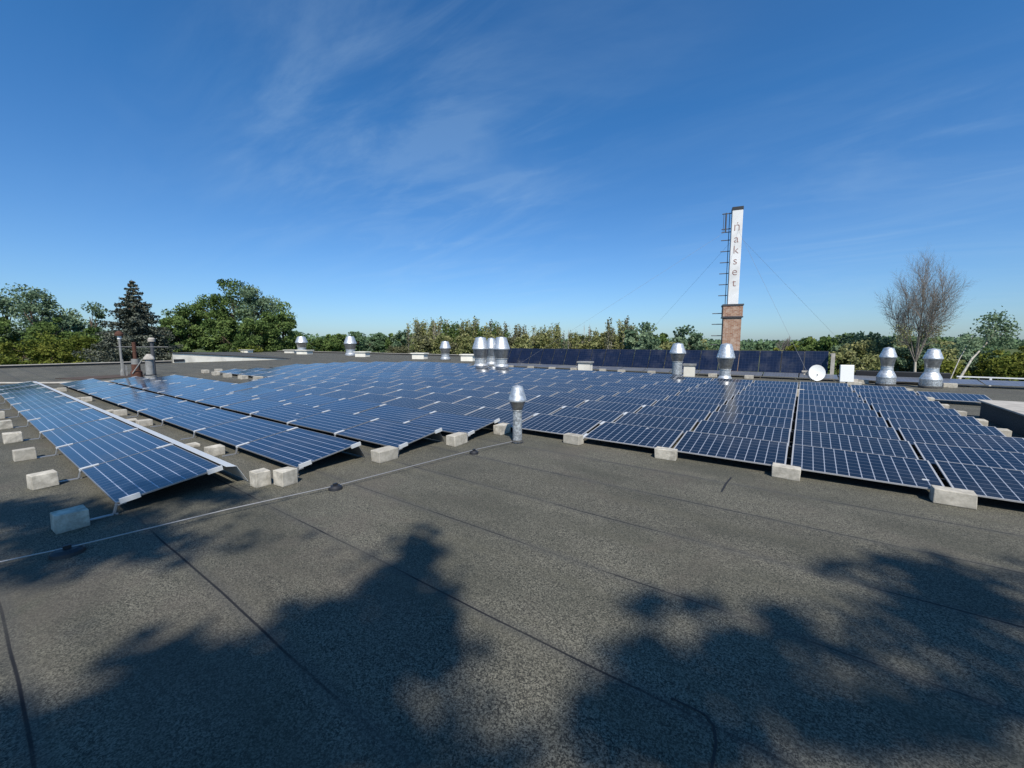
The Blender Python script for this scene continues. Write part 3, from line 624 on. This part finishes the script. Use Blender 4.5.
def tree(name, parts, px, depth, label, group=None, s=1.0, cat='tree', zb=-5, sz=None):
    p = at(px, depth, zb); t = thing(name, label, cat, p, (0, 0, random.uniform(0, 6.28)), group); t.scale = (s, s, sz or s)
    for n_, me in parts: link(n_, me, t)
    return t
# left group by the roof edge (individual crowns)
GL = 'broadleaf trees behind the left roof edge'
for k, (px, dp, top, w, leaf, nc) in enumerate([(-30, 74, 290, 5.2, 'green', 40), (12, 78, 284, 4.6, 'blue', 30), (40, 74, 287, 3.6, 'blue', 26), (72, 82, 309, 3.6, 'blue', 22), (100, 86, 303, 2.2, 'blue', 12), (-5, 70, 318, 4.5, 'green', 34), (55, 72, 318, 4.2, 'green', 34), (92, 76, 325, 3.6, 'green', 26), (62, 80, 296, 3.6, 'blue', 24)]):
    h = height(top, dp) + 5
    tree('broadleaf_tree', make_broadleaf(h, w, h*.25, nc, nc*190, h*.085, .42, leaf, hollow=.5), px, dp, 'green tree behind the left roof edge, ' + ['tall at the very edge', 'open airy crown', 'rounded airy crown', 'lower airy crown', 'thin small crown by the spruce', 'dense low crown at the edge', 'dense mid crown', 'dense crown beside the spruce', 'second tall airy crown'][k], GL)
for k, (px, dp, top, w) in enumerate([(-12, 66, 336, 3.8), (22, 64, 338, 3.6), (58, 66, 334, 3.6), (88, 65, 336, 3.2), (108, 63, 344, 2.6)]):
    h = height(top, dp) + 5
    tree('bush', make_broadleaf(h, w, h*.05, 26, 5600, h*.12, .36, 'yellow', hollow=.3), px, dp, f'yellow green bush in front of the left trees, {ORD[k+1]} from the left', 'yellow green bushes at left', cat='bush')
h = height(281, 62) + 5
tree('spruce', make_spruce(h, 7.8), 139, 62, 'tall grey green spruce with reddish top behind the left roof pipes', cat='conifer')
GB2 = 'big dark trees behind the raised roof'
for k, (px, dp, top, w, leaf) in enumerate([(188, 98, 305, 5.0, 'green'), (212, 104, 292, 5.0, 'green'), (238, 106, 281, 6.0, 'green'), (262, 100, 286, 5.5, 'blue'), (282, 96, 303, 4.6, 'green'), (176, 92, 318, 3.6, 'green'), (225, 94, 316, 5.0, 'green'), (258, 92, 318, 5.0, 'green')]):
    h = height(top, dp) + 5
    tree('broadleaf_tree', make_broadleaf(h, w, h*.18, 46, 9000, h*.085, .5, leaf, hollow=.45), px, dp, f'dense dark green tree behind the cream fascia, ' + ['left shoulder of the group', 'left of the summit', 'tallest summit', 'right of the summit', 'right shoulder', 'lowest left one', 'front middle one', 'front right one'][k], GB2)
for k, (px, dp, top) in enumerate([(247, 78, 345), (256, 80, 348)]):
    h = height(top, dp) + 5; tree('bush', make_broadleaf(h, 1.8, h*.3, 12, 1500, .9, .34, 'yellow'), px, dp, ['small yellowish bush under the big dark trees, left one', 'small yellowish bush under the big dark trees, right one'][k], 'small yellowish bushes', cat='bush')
# shared crowns for distant trees
BR = [make_broadleaf(10, 3.9, 1.6, 34, 3600, 1.15, .62, lf) for lf in ('green', 'blue', 'far', 'olive', 'yellow')]
PO = [make_poplar(12, 1.5, 1500, .42, lf, br) for lf, br in (('olive', .15), ('olive', .3), ('dry', .45), ('green', .1), ('olive', .7), ('olive', .2), ('dry', .75))]
BUSHY = [make_broadleaf(10, 3.2, .8, 30, 3200, 1.2, .55, lf, m_pale) for lf in ('olive', 'dry', 'olive')]
def scaled(top, depth, base): return (height(top, depth) + 5) / base
k = 0
for px in range(296, 424, 9):
    k += 1; top = random.uniform(328, 337); dp = random.uniform(170, 200); s = scaled(top, dp, 10.6)
    tree('distant_tree', BR[random.choice((0, 1, 2, 2, 0))], px + random.uniform(-3, 3), dp, f'small distant green tree in the line left of the poplars, {ORD[k]} from its left', 'distant trees left of the poplars', s)
k = 0
for px in list(range(392, 414, 9)):
    k += 1; tree('dry_bush', BUSHY[1], px, 120, f'pale dry shrub at the foot of the first poplars, {ORD[k]} from the left', 'pale dry shrubs', scaled(343, 120, 10.6), 'bush')
k = 0
for px in range(411, 522, 4):
    k += 1; top = random.uniform(316, 321) if px < 505 else random.uniform(322, 328); dp = random.uniform(105, 120); s = scaled(top, dp, 12.4)
    tree('poplar', PO[random.randrange(7)], px + random.uniform(-2, 2), dp, f'slim half bare poplar in the row behind the close vent pair, {ORD[k]} from its left', 'slim poplars behind the vents', s)
k = 0
for px in range(418, 524, 9):
    k += 1; tree('undergrowth_bush', BUSHY[(0, 2, 1)[k % 3]], px + random.uniform(-3, 3), 104, f'olive bush filling the foot of the slim poplars, {ORD[k]} from the left', 'olive bushes under the poplars', scaled(random.uniform(331, 337), 104, 10.6), 'bush')
k = 0
for px in range(520, 640, 5):
    k += 1; dp = random.uniform(98, 112); top = random.uniform(326, 331) if px < 600 else random.uniform(322, 331); s = scaled(top, dp, 11.2)
    tree('olive_tree', (BUSHY + PO)[random.choice((0, 2, 0, 3, 4, 5, 7, 8, 9))], px + random.uniform(-3, 3), dp, f'olive brown tree behind the upright array, {ORD[k]} from the left of that belt', 'olive brown trees behind the array', s)
for k, (px, top, kind) in enumerate([(610, 316, 2), (620, 318, 1), (628, 314, 2), (632, 322, 1)]):
    tree('poplar', PO[kind], px, 92 + k, f'tall thin bare tree above the olive belt, {ORD[k+1]} from the left', 'bare trees above the belt', scaled(top, 92, 12.4))
for k, (px, top, i, dp) in enumerate([(640, 319, 1, 84), (655, 327, 0, 86), (648, 336, 1, 80), (664, 338, 3, 82)]):
    tree('broadleaf_tree', BR[i], px, dp, ['green tree with open top behind the array left of centre vent', 'rounded green tree right beside the open topped one', 'low bluish green tree in front of the open topped one', 'low olive tree at the right foot of the pair'][k], 'green trees behind the array', scaled(top, dp, 10.6))
for k, (px, top, i, dp) in enumerate([(686, 322, 1, 86), (697, 334, 3, 88), (676, 338, 3, 88)]):
    tree('broadleaf_tree', BR[i], px, dp, ['single airy green tree left of the chimney', 'smaller tree touching the airy one by the chimney', 'low shrubby tree left of the airy one'][k], 'trees left of the chimney', scaled(top, dp, 10.6)*.98)
# far wood on the horizon: one mass
pts, tv = [], []
for a in np.linspace(-40, 1064, 900):
    d = 420 + 60*math.sin(a*.013) + RNG.normal(0, 8); hh = 5.5 + 2.0*math.sin(a*.021 + 1) + RNG.normal(0, .8) + 5
    p = at(a, d, -5); n = 22; q = p + np.stack([RNG.normal(0, 1.5, n), RNG.normal(0, 6, n), RNG.uniform(0, 1, n)**.7*hh], 1); pts.append(q); tv.append(np.full(n, RNG.uniform(.1, .9)) + RNG.normal(0, .1, n))
fw_ = link('far_wood', leafmesh('far_wood', np.concatenate(pts), 3.0, np.concatenate(tv), LEAF['far'], np.array([.3, -.3, .4]))); fw_['kind'] = 'stuff'; fw_['label'] = 'low dark wood along the horizon'; fw_['category'] = 'wood'
# right hand shrubs and trees
k = 0
for px, top, i, dp in [(806, 334, 4, 74), (818, 330, 0, 70), (832, 326, 0, 68), (846, 331, 1, 66), (860, 330, 1, 64), (875, 335, 1, 62), (892, 344, 3, 60), (838, 345, 3, 60), (818, 346, 0, 60), (868, 350, 3, 56), (906, 345, 1, 58), (922, 340, 1, 58), (938, 345, 3, 57), (952, 342, 1, 60), (790, 344, 3, 78), (776, 346, 4, 84), (884, 332, 1, 66), (900, 336, 3, 68), (918, 334, 1, 66), (934, 336, 3, 66), (950, 336, 1, 70), (968, 340, 1, 66), (852, 336, 3, 62), (984, 346, 1, 60), (862, 329, 1, 72), (882, 333, 0, 74), (942, 333, 0, 72), (956, 331, 1, 74), (800, 336, 0, 84)]:
    k += 1; tree('shrub', BR[i], px, dp, f'bushy green shrub behind the right vents, {ORD[k]} in that thicket', 'shrubs right of the chimney', scaled(top, dp, 10.6), 'bush')
k = 0
for px, top, dp in [(1000, 347, 56), (1012, 352, 50), (996, 342, 62), (1016, 350, 50), (1034, 347, 54), (990, 344, 62), (1020, 343, 64), (944, 352, 54)]:
    k += 1; tree('shrub', BR[4 if k % 3 else 0], px, dp, f'yellow green bush at the right edge, {ORD[k]} in that clump', 'yellow green bushes at right', scaled(top, dp, 10.6), 'bush')
for k, (px, top) in enumerate([(778, 326), (788, 329)]):
    b, tips = make_bare(height(top, 95)+5, .34, 31+k, m_twig, 5); t = thing('bare_tree', ['small bare tree right of the chimney, left one', 'small bare tree right of the chimney, right one'][k], 'bare tree', at(px, 95, -5), group='small bare trees'); b.build('branches', m_twig, t)
hb = height(267, 56) + 5; rg = random.Random(4); b = MB(); rv = np.array([cY, sY, 0])
def limb(p, d, l, r, lvl):
    n = 5 if lvl < 2 else 3
    for i in range(n):
        d = d + np.array([rg.gauss(0, .07), rg.gauss(0, .07), .09]); d /= np.linalg.norm(d); q = p + d*l/n
        b.tube(p, q, r*(1-.8*i/n), r*(1-.8*(i+1)/n), 5 if lvl == 0 else 3, False)
        if lvl < 3 and (i > 0 or lvl > 0):
            for _ in range((4, 3, 2)[lvl]):
                a_ = rg.uniform(0, 6.283); sd_ = np.cross(d, (math.cos(a_), math.sin(a_), .2)); sd_ /= np.linalg.norm(sd_) + 1e-6
                limb(q, d*.80 + sd_*.60, l*rg.uniform(.30, .50)*(1.25-.5*i/n), r*.50*(1-.5*i/n), lvl+1)
        p = q
for a_, tl, f in ((-.62, .62, 0), (-.36, .86, .4), (-.16, .95, -.3), (.03, 1.04, .2), (.20, .95, -.4), (.40, .84, .3), (.50, .58, 0), (.1, .85, -.6), (-.25, .8, .7)):
    limb(np.array([0, 0, hb*.27]), rv*math.sin(a_) + np.array([-rv[1], rv[0], 0])*f*.5 + np.array([0, 0, math.cos(a_)]), (hb*.71)*tl, .13, 0)
t = thing('bare_tree', 'tall leafless grey tree with fan of twigs behind the drum vents', 'bare tree', at(915, 56, -5)); t.scale = (.66, .66, .87)
b2 = MB().tube((.3, .1, 0), (0, 0, hb*.28), .30, .22, 8).build('trunk', m_pale, t); b.build('branches', m_twig, t)
tp = np.array([q for q in b.v if q[2] < hb*.60 and q[2] > hb*.3]); tp = tp[RNG.permutation(len(tp))[:1500]] + RNG.normal(0, .3, (min(1500, len(tp)), 3))
link('young_leaves', leafmesh('young_leaves', tp, .24, RNG.uniform(0, 1, len(tp)), LEAF['olive'], np.array([.3, -.3, .4])), t)
# leaning birch
t = thing('leaning_birch', 'pale trunk leaning right with a small leafy crown at far right', 'tree', at(958, 46, -5)); rt_ = np.array([cY, sY, 0])
def lp(s, z): return rt_*s + np.array([0, 0, z])
zt = height(317, 46) + 5; b = MB(); tr = [lp(-.6, 0), lp(.3, 2.6), lp(1.5, 5.0), lp(2.9, zt-3.1), lp(4.0, zt-1.2)]
for i in range(4): b.tube(tr[i], tr[i+1], .17-.035*i, .135-.035*i, 8)
b.tube(lp(-.9, 2.0), lp(.1, 5), .07, .05, 5).tube(lp(.1, 5), lp(1.4, zt-2.0), .05, .02, 5)
cc = np.array([lp(3.0, zt-.3), lp(3.9, zt-.1), lp(4.6, zt-1.0), lp(3.4, zt-1.5), lp(2.6, zt-1.5), lp(5.0, zt-2.0), lp(4.2, zt-2.4), lp(5.4, zt-1.3), lp(3.2, zt-2.7), lp(1.7, zt-2.8), lp(.9, zt-2.9), lp(4.9, zt-2.9)])
for c in cc[:9]: b.tube(tr[3], c, .04, .012, 4, False)
b.build('trunk', m_pale, t)
pts = np.concatenate([c + RNG.normal(0, 1, (150, 3))*np.array([.42, .5, .36]) for c in cc]); tv = np.repeat(RNG.uniform(.2, .9, len(cc)), 150) + RNG.normal(0, .2, len(pts))
link('crown', leafmesh('crown', pts, .28, tv, LEAF['blue']), t)

# ------------------------------------------------------------------ trees behind the camera: they throw the shade on the foreground
SH = [(-2.64,.15,.41,.29,.24,-.03,1),(-2.35,.51,.43,.31,.26,-.07,1),(-2.87,.61,.28,.2,.26,-.07,.8),(-2.18,.85,.39,.28,.27,-.12,.9),(-2.44,1.33,.24,.17,.2,-.12,1),(-1.86,1.08,.26,.18,.29,-.18,.9),(-2.57,2.23,.15,.11,.33,-.29,1),(-2.36,1.79,.21,.15,.28,-.22,1),(-1.9,1.72,.16,.12,.3,-.28,.7),(-1.9,1.4,.22,.16,.27,-.2,1),(-1.63,1.54,.19,.14,.14,-.14,.5),(-1.73,.78,.33,.24,.11,-.06,.8),(-1.32,1.12,.15,.11,.11,-.1,.7),(-1.06,1.23,.16,.12,.05,-.06,.9),
(-.82,2.75,.12,.08,.04,-.14,1),(-.7,2.25,.15,.1,.06,-.17,.9),(-.14,2.55,.19,.13,.01,-.14,.9),(-.3,2.61,.15,.11,.02,-.15,.9),(-.49,1.91,.24,.17,.06,-.19,.9),(-.69,1.7,.13,.09,.06,-.14,.8),(-.5,2.89,.17,.12,.02,-.12,.6),(-.07,3.15,.17,.12,.01,-.11,.7),(.06,2.99,.15,.11,0,-.1,.7),(-.24,1.91,.19,.13,.02,-.13,.8),(.17,2.33,.2,.14,0,-.11,.6),(.48,2.46,.27,.19,-.02,-.12,.5),
(.29,4.06,.15,.1,-.01,-.13,.8),(.7,4.44,.24,.17,-.02,-.19,1),(.99,4.32,.34,.25,-.06,-.3,1),(1.19,4.0,.25,.18,-.06,-.21,1),(.69,3.63,.33,.23,-.03,-.17,.8),(.89,3.48,.3,.21,-.04,-.18,.9),(1.06,3.41,.23,.17,-.05,-.18,.8),(.67,2.9,.3,.22,-.03,-.16,.6),(.94,2.96,.2,.15,-.05,-.17,.7),(.7,2.62,.3,.22,-.03,-.14,.5),(.28,2.96,.24,.17,-.01,-.12,.5),(.01,2.35,.21,.15,0,-.11,.5),
(-5.72,.62,.50,.3,.35,-.1,1),(-6.37,.5,.82,.59,.38,-.04,1),(-5.8,1.64,.49,.35,.27,-.08,.9),(-4.97,.59,.6,.43,.19,-.03,.7),(-4.98,.2,.39,.28,.22,-.02,.8),(-5.19,.82,.7,.5,.19,-.04,.5)]
def shade_tree(sel, dist, base, label):
    P_, cen = [], []
    for (cx_, cy_, ux, uy, vx, vy, dn) in sel:
        area = abs(ux*vy - uy*vx)*math.pi; n = int(max(30, area*dn*1000))
        rr = np.abs(RNG.normal(0, .70, n)); th = RNG.uniform(0, 6.283, n)
        g_ = np.stack([cx_ + rr*(np.cos(th)*ux + np.sin(th)*vx), cy_ + rr*(np.cos(th)*uy + np.sin(th)*vy), np.zeros(n)], 1)
        d_ = dist + RNG.normal(0, 1) ; P_.append(g_ + TO_SUN*(d_ + RNG.normal(0, .45, n))[:, None]); cen.append(np.array([cx_, cy_, 0]) + TO_SUN*d_)
    t = thing('broadleaf_tree', label, 'tree', tuple(base)); o = np.array(base)
    pts = np.concatenate(P_) - o; link('crown', leafmesh('crown', pts, .155, RNG.uniform(0, 1, len(pts)), LEAF['green'], TO_SUN*.8), t)
    b = MB(); c0 = np.mean(cen, 0) - o; fork = np.array([c0[0]*.25, c0[1]*.25, c0[2]*.62]); b.tube((0, 0, 0), fork, .24, .15, 9)
    for c in cen: b.tube(fork, fork + (c-o-fork)*.5 + np.array([0, 0, -.15]), .05, .03, 5, False).tube(fork + (c-o-fork)*.5 + np.array([0, 0, -.15]), c-o, .03, .008, 5, False)
    b.build('trunk', m_bark, t)
SHX = [(.5,2.67,.62,.44,-.06,-.44,.16),(-.28,1.85,.41,.29,.04,-.2,1),(-.51,2.05,.24,.17,.07,-.26,1),(1.01,4.06,.52,.37,-.11,-.5,.30),(-.11,2.68,.29,.21,.02,-.2,.45)]
SHL = [(-2.16,.5,.81,.58,.32,-.09,1),(-2.12,1.15,.28,.2,.32,-.19,1)]
SHW = [(-5.15,.61,.81,.58,.37,-.05,.9),(-6.32,.56,.78,.56,.53,-.06,.9)]
shade_tree(SH[:14] + SHL, 17, (4.4, -10.4, -5), 'tree behind the camera whose crown shades the left foreground')
shade_tree(SH[14:26] + SHX[1:3], 18, (7.4, -9.8, -5), 'tree behind the camera whose crown shades the middle foreground')
shade_tree(SH[26:38] + SHX[:1] + SHX[3:], 18, (9.4, -8.0, -5), 'tree behind the camera whose crown shades the right foreground')
shade_tree(SH[38:] + SHW, 17, (1.2, -11.6, -5), 'tree behind the camera whose crown shades the leftmost row')
print('panels', NP, 'objects', len(bpy.data.objects))
